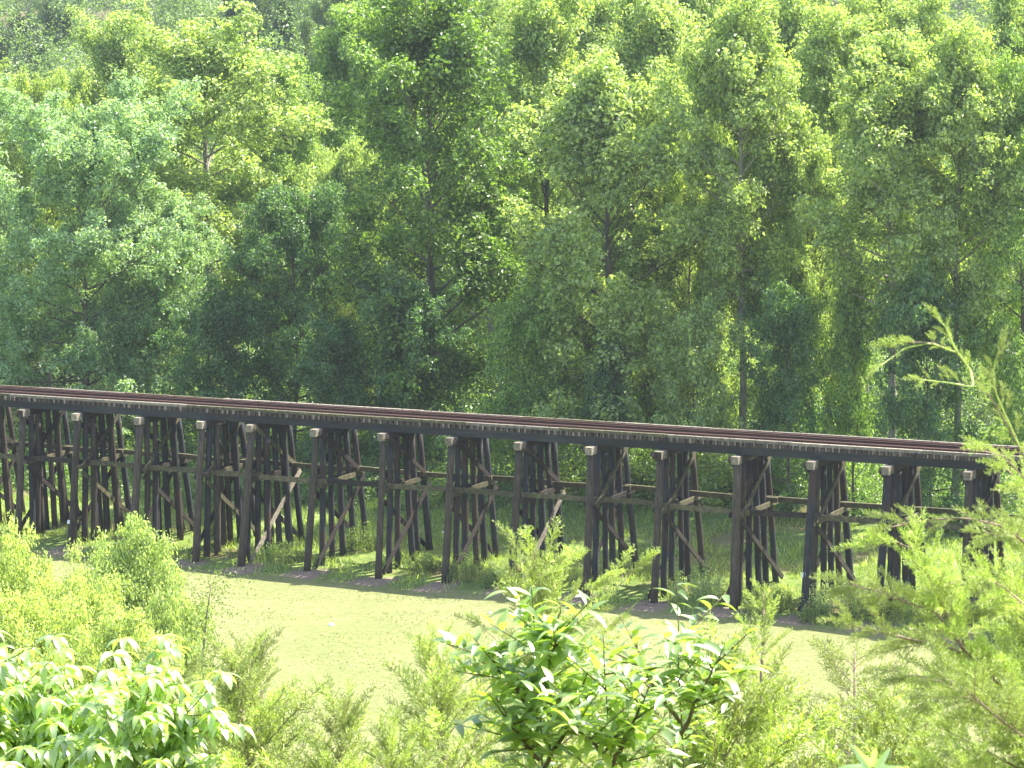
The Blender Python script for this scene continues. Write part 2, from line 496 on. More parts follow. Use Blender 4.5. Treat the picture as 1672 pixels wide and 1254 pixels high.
# guard timbers
for side in (-1, 1):
    a = -40.0
    while a < 39.5:
        c = min(40.0, a + r.choice([5.4, 6.1, 6.7]))
        b = Buf()
        beam(b, (a + .012, side * 1.33 + r.normal(0, .01), CT + .615 + .075 + r.normal(0, .006)), (c - .012, side * 1.33 + r.normal(0, .01), CT + .615 + .075 + r.normal(0, .006)), .15, .2)
        x = a + .5
        while x < c:
            tube(b, [(x, side * 1.33, CT + .76), (x, side * 1.33, CT + .785)], .03, 6, 1); x += 1.44
        part("guard_timber", b, [M['grey' if r.random() < .6 else 'brace'], M['rust']], bridge)
        a = c
# rails
def rail(n0, h, name):
    prof = np.array([(-.07, 0), (.07, 0), (.07, .014), (.012, .03), (.012, h - .04), (.036, h - .03), (.036, h), (-.036, h), (-.036, h - .03), (-.012, h - .04), (-.012, .03), (-.07, .014)])
    xs_ = np.linspace(-40, 40, 33)
    v = []
    for x in xs_:
        dy = .012 * math.sin(x * .5 + n0 * 3)
        for (y, z) in prof: v.append((x, n0 + y + dy, CT + .617 + z))
    k = len(prof); f = []
    for i in range(len(xs_) - 1):
        for j in range(k):
            j2 = (j + 1) % k
            f.append([i * k + j, (i + 1) * k + j, (i + 1) * k + j2, i * k + j2])
    b = Buf(); b.add(v, f); part(name, b, [M['rust']], bridge)
rail(-.745, .17, "rail"); rail(.745, .17, "rail"); rail(-.42, .14, "guard_rail"); rail(.42, .14, "guard_rail")
# girts, one length per bay, near and far side
for i in range(len(S_BENT) - 1):
    a, c = S_BENT[i], S_BENT[i + 1]
    for side, nn in ((-1, -1.62), (1, 1.72)):
        if i == 7 and side == 1: pass
        b = Buf()
        ov = .35 + r.uniform(0, .25)
        zz = MID + .16 + (.06 if side > 0 else 0)
        lift = .13 if i % 2 else 0.0
        off = .085 if i % 2 else -.085
        beam(b, (a - ov, nn + off, zz + r.normal(0, .03)), (c + ov, nn + off, zz + r.normal(0, .03)), .25 + .02 * r.random(), .15, jit=.02)
        part("girt", b, [M['brace' if (r.random() < .8 or side > 0) else 'dark_brace']], bridge)

# ------------------------------------------------------------------ trees
def limb_curve(p, az, el, L, r, droop=.1, m=6):
    t = np.linspace(0, 1, m)
    d = np.array([math.cos(az) * math.cos(el), math.sin(az) * math.cos(el), math.sin(el)])
    pts = p + d * L * t[:, None]
    pts[:, 2] += L * droop * t ** 2
    side = np.array([-math.sin(az), math.cos(az), 0])
    pts += side * (L * r.normal(0, .06)) * (t ** 2)[:, None] + r.normal(0, L * .012, (m, 3)) * t[:, None]
    return pts

def make_tree(seed, H=26.0, Rm=5.5, base=.14, shape='tall', leaf=.24, ncl=420, per=85, cr=1.0, bark='bark', lean=.02, fork=False, trunk_r=.3, up=.55):
    """returns (trunk mesh, crown mesh) of a tree H tall"""
    r = np.random.default_rng(seed)
    tb, cb = Buf(), Buf()
    m = 14
    t = np.linspace(0, 1, m)
    tp = np.stack([np.cumsum(r.normal(0, H * .006, m)) + lean * H * t, np.cumsum(r.normal(0, H * .006, m)), H * .93 * t], 1)
    tp[0, :2] = 0
    tube(tb, tp, trunk_r * (1 - .88 * t) * (1 + .5 * np.exp(-t * 30)), 9)
    cents, rads = [], []
    nl = int(34 * (H / 26) ** .5) + 8
    for i in range(nl):
        h = base + (1 - base) * ((i + .5) / nl) ** .9 * .97
        if shape == 'tall':
            u_ = (h - base) / (1 - base); prof = .28 + .72 * math.sin((u_ * .78 + .17) * math.pi) ** .9
            el = R(14 + 34 * u_) + r.normal(0, .14)
        elif shape == 'round':
            u = (h - base) / (1 - base)
            prof = math.sqrt(max(0.05, 1 - (1.75 * u - .8) ** 2)) if u > .1 else .7
            el = R(-2 + 55 * u) + r.normal(0, .12)
        else:   # column
            prof = .8 * (1 - .6 * ((h - base) / (1 - base)) ** 2) + .1
            el = R(30 + 30 * (h - base)) + r.normal(0, .12)
        az = i * 2.39996 + r.normal(0, .35)
        L = Rm * prof * r.uniform(.72, 1.18)
        p0 = np.array([np.interp(h * .9, t, tp[:, a]) for a in range(3)])
        p0[2] = H * h * .88
        pts = limb_curve(p0, az, el, L, r, .12)
        tube(tb, pts, trunk_r * .38 * (1 - h * .6) * np.linspace(1, .2, len(pts)), 5, cap=False)
        # side limbs
        ns_ = max(2, int(L / 1.1))
        tips = [(pts, 1.0)]
        for j in range(ns_):
            a = r.uniform(.3, .95)
            q = np.array([np.interp(a, np.linspace(0, 1, len(pts)), pts[:, c]) for c in range(3)])
            sp = limb_curve(q, az + r.choice([-1, 1]) * r.uniform(.5, 1.2), el + r.normal(.1, .3), L * r.uniform(.25, .45), r, .1, 4)
            tube(tb, sp, trunk_r * .12 * (1 - h * .5) * np.linspace(1, .25, 4), 4, cap=False)
            tips.append((sp, .6))
        k = max(3, int(ncl / nl))
        for _ in range(k):
            sp, wgt = tips[r.integers(len(tips))]
            a = r.uniform(.35, 1.05) if wgt == 1.0 else r.uniform(.3, 1.15)
            q = np.array([np.interp(min(a, 1), np.linspace(0, 1, len(sp)), sp[:, c]) for c in range(3)])
            cents.append(q + r.normal(0, .62, 3) * max(.6, cr) * np.array([1, 1, 1.2]) + [0, 0, .1]); rads.append(cr * r.uniform(.55, 1.25))
    cents = np.array(cents); rads = np.array(rads)
    cnt = np.maximum(8, (per * rads ** 2 / cr ** 2)).astype(int)
    ci = np.repeat(np.arange(len(cents)), cnt); m = len(ci)
    dirs = unit(r.normal(size=(m, 3)))
    dirs[:, 2] = np.where(dirs[:, 2] < -.6, -dirs[:, 2] * .8, dirs[:, 2])
    rr = rads[ci] * r.uniform(.12, 1.08, m) ** .6
    pos = cents[ci] + dirs * rr[:, None] * np.array([1, 1, .95])
    nrm = unit(dirs * .7 + np.array([0, 0, up]) + r.normal(0, .55, (m, 3)))
    leaves(cb, pos, nrm, leaf * r.uniform(.65, 1.3, m), 0, r)
    return tb.mesh("trunk", [M[bark]], True), cb.mesh("crown", [M['leaf']])

LIB = {
    'tallA': make_tree(11, 28, 5.4, .12, 'tall', .27, 1000, 78, .78, 'bark'),
    'tallB': make_tree(12, 28, 6.2, .16, 'tall', .25, 1250, 66, .74, 'pale_bark', trunk_r=.34),
    'tallC': make_tree(13, 28, 4.6, .2, 'tall', .21, 850, 105, .74, 'pale_bark', lean=-.015, trunk_r=.26),
    'tallD': make_tree(14, 28, 6.8, .1, 'tall', .31, 1150, 72, .85, 'bark', trunk_r=.38),
    'roundA': make_tree(15, 20, 8.2, .14, 'round', .24, 2500, 58, .62, 'bark', trunk_r=.3),
    'roundB': make_tree(16, 20, 7.0, .12, 'round', .27, 1000, 78, .8, 'bark'),
    'tallE': make_tree(19, 28, 4.6, .42, 'tall', .26, 750, 78, .76, 'pale_bark', lean=.012, trunk_r=.3),
    'small': make_tree(17, 10, 3.4, .1, 'round', .22, 330, 70, .6, 'bark', trunk_r=.12),
    'smallB': make_tree(18, 10, 2.6, .06, 'column', .21, 300, 70, .52, 'bark', trunk_r=.11),
}
NOM = {'tallE': (28, 5.4), 'tallA': (28, 6.2), 'tallB': (28, 7.0), 'tallC': (28, 5.4), 'tallD': (28, 7.8), 'roundA': (20, 9.0), 'roundB': (20, 7.8), 'small': (10, 4.0), 'smallB': (10, 3.0)}

def tree(kind, px, n, top, width, color, label, group=None, name="tree", rz=0.0, cat="tree", depth=None, base_py=700):
    if depth is None:
        P = beyond(px, base_py, n)
    else:
        P = spot(px, base_py, depth)
    x, y = P[0], P[1]
    z0 = float(ground_z(x, y)) - .1
    ztop = (ray(px, top) * y)[2]
    H0, R0 = NOM[kind]
    H = ztop - z0
    sxy = (width / 2) / F_PX * y / R0
    root = obj(name, None, loc=(x, y, z0))
    root.rotation_euler = (0, 0, rz)
    root.scale = (sxy, sxy, H / H0)
    tag(root, label, cat, group)
    tm, cm = LIB[kind]
    obj("trunk", tm, root)
    c = obj("crown", cm, root)
    c.color = (*color, 1)
    return root

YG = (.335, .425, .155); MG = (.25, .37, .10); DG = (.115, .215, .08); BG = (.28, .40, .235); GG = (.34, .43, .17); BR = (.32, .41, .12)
FRONT = [
    ('roundA', 1130, 25, 230, 240, GG, "mid-height rounded light tree left of the slender bare-trunked tree", .7),
    ('roundA', 1320, 23, 260, 250, GG, "mid-height rounded tree between the two bare-trunked trees", 4.0),
    ('roundB', 270, 24, 330, 240, BG, "blue-green shoulder tree filling the right flank of the silvery round tree", 3.0),
    ('roundA', 150, 20, 222, 440, BG, "broad round tree with silvery blue-green leaves, largest rounded crown behind the bridge's left end", 0.3),
    ('roundB', -40, 22, 330, 260, BG, "blue-green round tree cut off by the left edge of the photo", 1.3),
    ('tallB', 372, 34, 5, 400, YG, "tall pale-limbed yellow-green tree rising just behind the silvery round tree", 2.0),
    ('roundB', 480, 21, 318, 260, DG, "dark green rounded tree between the silvery round tree and the tall centre tree", .8),
    ('roundB', 575, 27, 250, 190, YG, "light green bushy tree against the left side of the dark tall centre tree", 1.9),
    ('tallA', 725, 20, -70, 370, (.15, .25, .05), "tallest dark tree near the centre with thick trunk and bright leaf clumps", 2.6),
    ('tallD', 1000, 18, 85, 400, GG, "wide grey-green tree right of centre with foliage hanging low over the track", 4.1),
    ('tallA', 900, 34, -60, 280, YG, "bright yellow-green tree behind the gap right of the tall centre tree", 5.0),
    ('tallE', 1215, 19, -40, 270, YG, "slender pale-trunked tree with a bare stretch of trunk above the middle of the track", 1.0),
    ('tallB', 1090, 36, -60, 300, GG, "tall light green tree showing over the wide grey-green tree", 3.3),
    ('tallC', 1350, 27, -30, 260, YG, "yellow-green narrow tree between the two bare-trunked trees", 3.9),
    ('tallE', 1465, 18, 20, 300, YG, "yellow-green tree with straight pale trunk above the arching cedar tip", 2.2),
    ('tallE', 1562, 18, 10, 250, YG, "leaning tree with a forked trunk near the upper right corner", .4),
    ('tallA', 1680, 20, 60, 230, MG, "darker green tree on the right edge of the photo", 2.9),
    ('smallB', 1395, 18, 430, 120, MG, "thin young tree standing behind the track left of the arching cedar tip", 1.5),
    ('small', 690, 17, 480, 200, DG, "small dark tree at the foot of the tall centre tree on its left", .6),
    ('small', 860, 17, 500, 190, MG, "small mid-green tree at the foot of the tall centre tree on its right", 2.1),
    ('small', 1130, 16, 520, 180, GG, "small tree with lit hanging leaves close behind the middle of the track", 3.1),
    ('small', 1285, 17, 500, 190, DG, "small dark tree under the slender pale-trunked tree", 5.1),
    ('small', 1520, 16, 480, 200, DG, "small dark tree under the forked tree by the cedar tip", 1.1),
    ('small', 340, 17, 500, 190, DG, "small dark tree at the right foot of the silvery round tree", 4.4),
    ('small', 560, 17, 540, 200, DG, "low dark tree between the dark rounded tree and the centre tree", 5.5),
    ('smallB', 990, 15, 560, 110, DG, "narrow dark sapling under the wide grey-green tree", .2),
    ('tallA', 40, 46, 110, 260, YG, "yellow-green tree above the left shoulder of the silvery round tree", .9),
    ('roundB', 85, 40, 135, 180, BR, "small feathery pale green crown above the silvery round tree", .3),
    ('tallB', 225, 52, -5, 260, YG, "tall yellow-green crown to the upper left of the pale-limbed tree", 1.7),
    ('tallC', 500, 48, 60, 200, MG, "green crown between the pale-limbed tree and the dark centre tree", 2.4),
]
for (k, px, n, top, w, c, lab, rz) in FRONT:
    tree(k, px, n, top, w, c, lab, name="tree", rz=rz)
# second rank of tall trees filling the upper part of the wood
back = [(600, 56, -30, 260, MG), (810, 52, -60, 260, YG), (1010, 60, -60, 280, YG), (1150, 56, -70, 260, YG), (1290, 50, -60, 260, YG),
        (1410, 54, -60, 260, YG), (1530, 52, -50, 260, YG), (1660, 48, -40, 260, YG), (700, 66, -60, 280, YG), (930, 70, -60, 280, GG)]
BACKLAB = ["tree crown at the top edge just left of the tall dark centre tree", "bright crown at the top edge between the tall centre tree and the wide grey-green tree",
  "top-edge crown directly above the wide grey-green tree", "top-edge crown just right of the wide grey-green tree", "yellow-green top-edge crown right of the slender bare-trunked tree",
  "yellow-green crown behind the narrow tree between the bare-trunked trees", "crown at the top edge behind the forked leaning tree", "crown in the upper right corner behind the darker edge tree",
  "deepest crown showing behind the top of the tall dark centre tree", "deepest grey-green crown behind the top of the bright yellow-green tree"]
for i, (px, n, top, w, c) in enumerate(back):
    tree(['tallA', 'tallB', 'tallC', 'tallD'][i % 4], px, n, top, w, c, BACKLAB[i], "tall trees deep in the wood", rz=i * 1.3)
# individual crowns on the rising ground at the upper left
hill = [(15, 150, 40, 90, (.10, .16, .09)), (75, 160, 38, 90, (.10, .17, .10)), (-10, 110, 85, 110, (.17,.24,.08)), (135, 150, 20, 110, (.12,.19,.09)),
        (495, 130, -10, 130, (.12,.19,.09)), (570, 120, 5, 130, (.15,.22,.09)), (420, 150, -20, 120, (.11,.17,.09)), (640, 150, -20, 120, (.11,.17,.09))]
HILLLAB = ["hazy bluish round tree on the far hillside nearest the top left corner", "hazy round tree on the far hillside second from the top left corner", "pale green hillside tree cut by the left edge below the bluish round ones",
  "hazy hillside tree just left of the upper yellow-green crown", "bluish far tree at the top edge right of the pale-limbed tree", "largest hazy far tree at the top edge beside the dark centre tree",
  "far bluish crown at the top edge behind the pale-limbed tree's top", "far bluish crown at the top edge hidden beside the dark centre tree"]
for i, (px, n, top, w, c) in enumerate(hill):
    tree(['roundB', 'roundA'][i % 2], px, n, top, w, c, HILLLAB[i], "hazy trees on the far hillside", rz=i * 1.1)

# far wood: one mass
r = np.random.default_rng(44)
b = Buf()
cn, cnn = [], []
for i in range(330):
    y = r.uniform(205, 450); x = r.uniform(-.23, .23) * y
    if (x + 66) ** 2 + (y - 428) ** 2 < 13 ** 2: continue
    g = float(ground_z(x, y)); H = r.uniform(11, 20) if y > 250 else r.uniform(16, 24)
    m = 1500
    dirs = unit(r.normal(size=(m, 3))); rad = r.uniform(3.5, 5.5)
    lump = 1 + .25 * np.sin(dirs[:, 0] * 7 + i) * np.sin(dirs[:, 1] * 6 + i * 2) * np.cos(dirs[:, 2] * 5)
    pos = np.array([x, y, g + H - rad]) + dirs * (rad * lump * r.uniform(.75, 1, m))[:, None] * np.array([1, 1, (H / 2) / rad * .9])
    pos[:, 2] -= H * .1
    cn.append(pos); cnn.append(unit(dirs + r.normal(0, .5, (m, 3)) + [0, 0, .4]))
for i in range(420):
    y = r.uniform(215, 330); x = r.uniform(-.22, .22) * y; g = float(ground_z(x, y)); H = r.uniform(2.5, 6)
    dirs = unit(r.normal(size=(260, 3))); dirs[:, 2] = np.abs(dirs[:, 2])
    cn.append(np.array([x, y, g]) + dirs * np.array([H * .8, H * .8, H]) * r.uniform(.6, 1, (260, 1))); cnn.append(unit(dirs + r.normal(0, .5, (260, 3)) + [0, 0, .4]))
cn = np.concatenate(cn); cnn = np.concatenate(cnn)
leaves(b, cn, cnn, .38 * r.uniform(.6, 1.3, len(cn)), 0, r)
far = tag(obj("far_woods", b.mesh("far_woods", [M['leaf']])), kind='stuff'); far.color = (.16, .24, .10, 1)

# undergrowth along the edge of the wood
b = Buf(); r = np.random.default_rng(45)
for i in range(1080):
    s = r.uniform(-50, 48); n = r.uniform(14.5, 34) if i < 420 else r.uniform(34, 75)
    if i >= 900: s = r.uniform(-50, -6); n = r.uniform(8 + max(0, (s + 20) * .35), 17)
    p = O2 + D2 * s + N2 * n; g = float(ground_z(*p)); H = r.uniform(.8, 3.2) * (1.0 if n < 22 else (1.5 if n < 34 else 2.0))
    m = int(170 * H ** .7); dirs = unit(r.normal(size=(m, 3))); dirs[:, 2] = np.abs(dirs[:, 2])
    pos = np.array([p[0], p[1], g]) + dirs * r.uniform(.4, 1, m)[:, None] * np.array([H * .7, H * .7, H])
    leaves(b, pos, unit(dirs * .6 + r.normal(0, .5, (m, 3)) + [0, 0, .6]), .2 * r.uniform(.6, 1.3, m), 0, r)
ug = tag(obj("undergrowth", b.mesh("undergrowth", [M['leaf']])), kind='stuff'); ug.color = (.18, .29, .08, 1)

# rank grass under and behind the bridge, tufts on the field
def blades(buf, P, h, w, r, lean=.5):
    m = len(P)
    az = r.uniform(0, 2 * math.pi, m); side = np.stack([np.cos(az), np.sin(az), np.zeros(m)], 1)
    tip = P + np.stack([r.normal(0, lean, m), r.normal(0, lean, m), np.ones(m)], 1) * h[:, None]
    midp = P + (tip - P) * .55 + [0, 0, .0]
    v = np.stack([P - side * w[:, None], P + side * w[:, None], midp + side * w[:, None] * .7, tip, midp - side * w[:, None] * .7], 1).reshape(-1, 3)
    buf.add(v, np.arange(m * 5).reshape(-1, 5), 0, r.random(m))
b = Buf(); r = np.random.default_rng(46)
m = 90000
s = r.uniform(-46, 42, m); n = np.where(r.random(m) < .75, r.uniform(-4.3, 16, m), r.uniform(-5.2, 16, m))
cl = np.sin(s * .9 + 2) * np.sin(n * 1.1 + s * .3) + .5 * np.sin(s * 2.3) + r.normal(0, .35, m)
ds_ = np.abs(np.mod(s - S_REF + 1.995, 3.99) - 1.995)
keep = (cl > -.25) & ~((n < -2.6) & (n > -5.4) & (ds_ < 1.1 - .35 * np.abs(n + 3.9)) & (r.random(m) < .9))
s, n = s[keep], n[keep]
X = O2[0] + D2[0] * s + N2[0] * n; Y = O2[1] + D2[1] * s + N2[1] * n
hh = r.uniform(.12, .42, len(s)) * (1 + .5 * (cl[keep] > .6))
blades(b, np.stack([X, Y, ground_z(X, Y) - .02], 1), hh, r.uniform(.012, .03, len(s)), r)
rg = tag(obj("rank_grass", b.mesh("rank_grass", [M['leaf']])), kind='stuff'); rg.color = (.30, .39, .10, 1)
b = Buf()
m = 70000
X = r.uniform(-30, 26, m); Y = r.uniform(95, 158, m)
n = X * N2[0] + Y * N2[1] - N0
pat = np.sin(X * .8 + 1.3 * np.sin(Y * .35)) + np.sin(Y * 1.3 + X * .2) + r.normal(0, .6, m)
keep = (n < -5) & (pat > .2)
X, Y = X[keep], Y[keep]
blades(b, np.stack([X, Y, ground_z(X, Y) - .01], 1), r.uniform(.03, .1, len(X)), r.uniform(.012, .03, len(X)), r, .9)
fg = tag(obj("mown_grass", b.mesh("mown_grass", [M['leaf']])), kind='stuff'); fg.color = (.17, .22, .07, 1)

# weed clumps round the pile feet
def weed_clump(px, py, n, w, h, col, label, group=None, cat="weeds"):
    r = np.random.default_rng(int(px * 7 + py))
    P = beyond(px, py, n); g = float(ground_z(P[0], P[1]))
    b = Buf(); st = Buf(); h *= 1.3; w *= 1.15
    for i in range(int(34 * w)):
        a, q = r.uniform(0, 6.28), w / 2 * math.sqrt(r.random())
        p0 = np.array([q * math.cos(a), q * math.sin(a) * .8, 0.0]); hh = h * r.uniform(.55, 1.1) * (1 - .4 * (q / (w / 2)) ** 2)
        p1 = p0 + [r.normal(0, .12) * hh, r.normal(0, .12) * hh, hh]
        tube(st, np.stack([p0, (p0 + p1) / 2 + r.normal(0, .02, 3), p1]), [.012, .008, .004], 3, cap=False)
        m = int(34 * hh) + 8; t = r.uniform(.15, 1.05, m)
        dirs = unit(r.normal(size=(m, 3)) + [0, 0, .3])
        pos = p0 + (p1 - p0) * t[:, None] + dirs * (.14 * (1.2 - .6 * t) * hh ** .5)[:, None]
        leaves(b, pos, unit(r.normal(size=(m, 3)) + [0, 0, .6]), .1 * r.uniform(.6, 1.4, m), 0, r, .4, along=dirs)
    root = tag(obj("weed_clump", None, loc=(P[0], P[1], g - .03)), label, cat, group)
    obj("stems", st.mesh("stems", [M['stem']]), root)
    f = obj("foliage", b.mesh("foliage", [M['leaf']]), root); f.color = (*col, 1)
PW = (.36, .45, .24); GW = (.2, .29, .08)
weed_clump(1375, 985, -1.9, 3.6, 1.3, PW, "largest pale whitish-green weed clump, between two piles near the cedar at the right")
weed_clump(1330, 1005, -3.9, 1.6, .7, GW, "low green weeds just right of the pile with the white plate at right")
weed_clump(1145, 962, -1.9, 2.8, 1.3, PW, "pale feathery weed clump behind the yellow top of the tallest foreground sapling")
weed_clump(1250, 985, -2.4, 2.2, 1.1, GW, "green weed clump left of the pile with the white plate at right")
weed_clump(1470, 1005, -1.9, 2.8, 1.2, GW, "green weeds at the pile foot half hidden by the right cedar")
weed_clump(455, 912, -1.8, 2.4, .8, GW, "green weeds at the foot of the pale diagonal brace")
weed_clump(352, 882, .3, 1.2, 2.2, (.13, .2, .07), "thin leafy sapling clump standing between two bents left of the pale brace")
weed_clump(590, 900, 1.6, 2.0, 1.1, GW, "green weed clump at the far pile feet, right of the pale brace")
weed_clump(770, 930, -2.2, 2.2, 1.0, GW, "green weeds behind the left end of the foreground cedar")
weed_clump(690, 915, -1.0, 1.8, .8, GW, "green weeds among the piles under the middle of the bridge")
weed_clump(820, 945, -3.0, 1.8, .9, GW, "green weeds at the foot of the second pale diagonal brace")

# ------------------------------------------------------------------ mid-distance bushes at the left
def bush_mesh(seed, H, Rm, leaf, ncl, per, cr):
    r = np.random.default_rng(seed); tb, cb = Buf(), Buf()
    d0 = unit(r.normal(size=(ncl, 3))); d0[:, 2] = np.abs(d0[:, 2]) * 1.0 - .25 * (r.random(ncl) < .4)
    lump = 1 + .27 * np.sin(d0[:, 0] * 6 + seed) * np.cos(d0[:, 1] * 5 + seed * 2) + .1 * np.sin(d0[:, 2] * 9)
    cents = np.array([0, 0, H - Rm * 1.1 - cr]) + d0 * (lump * r.uniform(.6, 1.0, ncl) ** .5)[:, None] * np.array([Rm, Rm, Rm * .85])
    low = r.random(ncl) < .45
    cents[low] += np.stack([r.normal(0, .3 * Rm, ncl), r.normal(0, .3 * Rm, ncl), -r.uniform(.3, .42 * H, ncl)], 1)[low]
    rads = cr * r.uniform(.55, 1.3, ncl)
    for i in range(30):
        c = cents[r.integers(ncl)] * .95
        t = np.linspace(0, 1, 6)[:, None]
        tube(tb, c * t * np.array([1, 1, 1]) + np.array([0, 0, 1]) * t * (1 - t) * 1.5, .08 * np.linspace(1, .15, 6), 5, cap=False)
    cnt = np.maximum(8, per * rads ** 2 / cr ** 2).astype(int); ci = np.repeat(np.arange(ncl), cnt); m = len(ci)
    dirs = unit(r.normal(size=(m, 3))); dirs[:, 2] = np.where(dirs[:, 2] < -.2, -.7 * dirs[:, 2], dirs[:, 2])
    pos = cents[ci] + dirs * (rads[ci] * r.uniform(.2, 1.1, m) ** .6)[:, None]
    leaves(cb, pos, unit(dirs * .6 + r.normal(0, .6, (m, 3)) + [0, 0, .4]), leaf * r.uniform(.6, 1.3, m), 0, r, .5)
    return tb.mesh("trunk", [M['stem']], True), cb.mesh("crown", [M['leaf']])
BUSH = [bush_mesh(61, 10, 2.5, .115, 760, 150, .42), bush_mesh(62, 10, 2.5, .115, 760, 150, .46), bush_mesh(63, 10, 2.3, .11, 700, 150, .42)]
def bush(kind, px, top, w, depth, col, label, rz=0, group=None):
    P = spot(px, top, depth); z0 = float(ground_z(P[0], P[1])) - .1; H = P[2] - z0
    root = obj("bush", None, loc=(P[0], P[1], z0)); root.rotation_euler = (0, 0, rz)
    sxy = (w * 1.2 / 2) / F_PX * depth / 2.9
    root.scale = (sxy * 1.15, sxy * 1.15, H / 10.0)
    tag(root, label, "bush", group)
    obj("trunk", BUSH[kind][0], root); c = obj("crown", BUSH[kind][1], root); c.color = (*col, 1)
LY = (.43, .50, .22); LG = (.36, .44, .21)
bush(0, 212, 812, 170, 82, LG, "round fine-leaved light green bush with the highest dome, in front of the piles", .2)
bush(1, 18, 815, 150, 76, LY, "yellow-green bushy crown at the left edge with its top touching the brace line", 1.2)
bush(2, 128, 880, 140, 74, LY, "bright yellow-green bush tucked left of the round domed bush", 2.2)
bush(1, 48, 900, 190, 66, LY, "large bright yellow bush mass below the crown at the left edge", 3.2)
bush(0, 190, 960, 190, 62, LY, "yellow-green bush directly below the round domed bush", 4.4)
bush(2, 265, 925, 90, 70, LG, "narrow light green bush at the right foot of the domed bush", .9)
bush(1, 85, 1010, 200, 52, (.32, .39, .13), "darker-hollowed bush above the drooping broad leaves at lower left", 5.2)
bush(0, 275, 1010, 110, 56, LG, "loose pale bush at the edge of the field left of the wispy sapling", 2.7)

# ------------------------------------------------------------------ foreground: cedars
def cedar_branch(seed, bare=.12):
    """a spray one metre long along +X"""
    r = np.random.default_rng(seed); b = Buf()
    m = 12; t = np.linspace(0, 1, m)
    pts = np.stack([t, .05 * np.sin(t * 4 + seed), .10 * t - .16 * t ** 2.2], 1) + r.normal(0, .006, (m, 3)) * t[:, None]
    tube(b, pts, .0075 * (1 - .8 * t) + .0012, 5, 0)
    A, Bv, Rr = [], [], []
    ang = 0
    for u in np.arange(bare, 1.0, .026):
        p = np.array([np.interp(u, t, pts[:, c]) for c in range(3)])
        ang += 2.4 + r.normal(0, .5)
        L = (.055 + .30 * (1 - u) ** .8 * min(1, (u - bare) * 5 + .25)) * r.uniform(.5, 1.2)
        fw = R(r.uniform(32, 58))
        d = np.array([math.cos(fw), math.sin(fw) * math.cos(ang), math.sin(fw) * math.sin(ang) * .75 + .12])
        d /= np.linalg.norm(d)
        end = p + d * L + np.array([0.03, 0, .02]) * L
        A.append(p); Bv.append(end); Rr.append(.0042)
        k = int(L / .021) + 1
        for j in range(k):
            q = p + (end - p) * ((j + .6) / k)
            l2 = min(.075, .022 + (L * (1 - j / k)) * .34) * r.uniform(.6, 1.3)
            a2 = r.uniform(0, 6.28); side = unit(np.cross(d, [math.cos(a2), math.sin(a2), .3]))
            d2 = unit(d * .85 + side * .75 + np.array([0, 0, .12]))
            e2 = q + d2 * l2
            A.append(q); Bv.append(e2); Rr.append(.0038)
            if l2 > .035:
                for _ in range(2):
                    q3 = q + (e2 - q) * r.uniform(.3, .8); s3 = unit(r.normal(size=3))
                    A.append(q3); Bv.append(q3 + unit(d2 + s3 * .8) * l2 * .5); Rr.append(.0034)
    A, Bv, Rr = np.array(A), np.array(Bv), np.array(Rr)
    n_ = len(A); d = unit(Bv - A); ref = unit(r.normal(size=(n_, 3)))
    a = unit(np.cross(d, ref)); c = np.cross(d, a)
    V = []
    for (f_, k_) in ((0, .8), (.55, 1.0), (1, .25)):
        P = A + (Bv - A) * f_ + np.array([0, 0, .0])
        for j in range(3):
            th = j * 2.0944
            V.append(P + (a * math.cos(th) + c * math.sin(th)) * (Rr * k_)[:, None])
    V = np.stack(V, 1)
    base = (np.arange(n_) * 9)[:, None]
    fs = []
    for k_ in range(2):
        for j in range(3):
            j2 = (j + 1) % 3
            fs.append(np.concatenate([base + k_ * 3 + j, base + k_ * 3 + j2, base + k_ * 3 + 3 + j2, base + k_ * 3 + 3 + j], 1))
    F = np.concatenate(fs); tint = np.tile(r.random(n_), 6)
    b.add(V.reshape(-1, 3), F, 1, tint)
    return b.mesh("branch", [M['twig'], M['needle']])
SPRAY = [cedar_branch(70), cedar_branch(71), cedar_branch(72, .25), cedar_branch(73, .05)]

def place_branch(root, p, d, L, r, col, thick=1.0, mesh=None):
    o = obj("branch", mesh or SPRAY[r.integers(4)], root)
    q = Vector(tuple(d)).to_track_quat('X', 'Z')
    o.rotation_mode = 'QUATERNION'
    o.rotation_quaternion = q @ Vector((1, 0, 0)).rotation_difference(Vector((1, 0, 0)))
    o.location = tuple(p)
    o.scale = (L, L * thick, L * thick)
    v = r.uniform(.8, 1.25)
    o.color = (col[0] * v, col[1] * v, col[2] * v, 1)
    return o

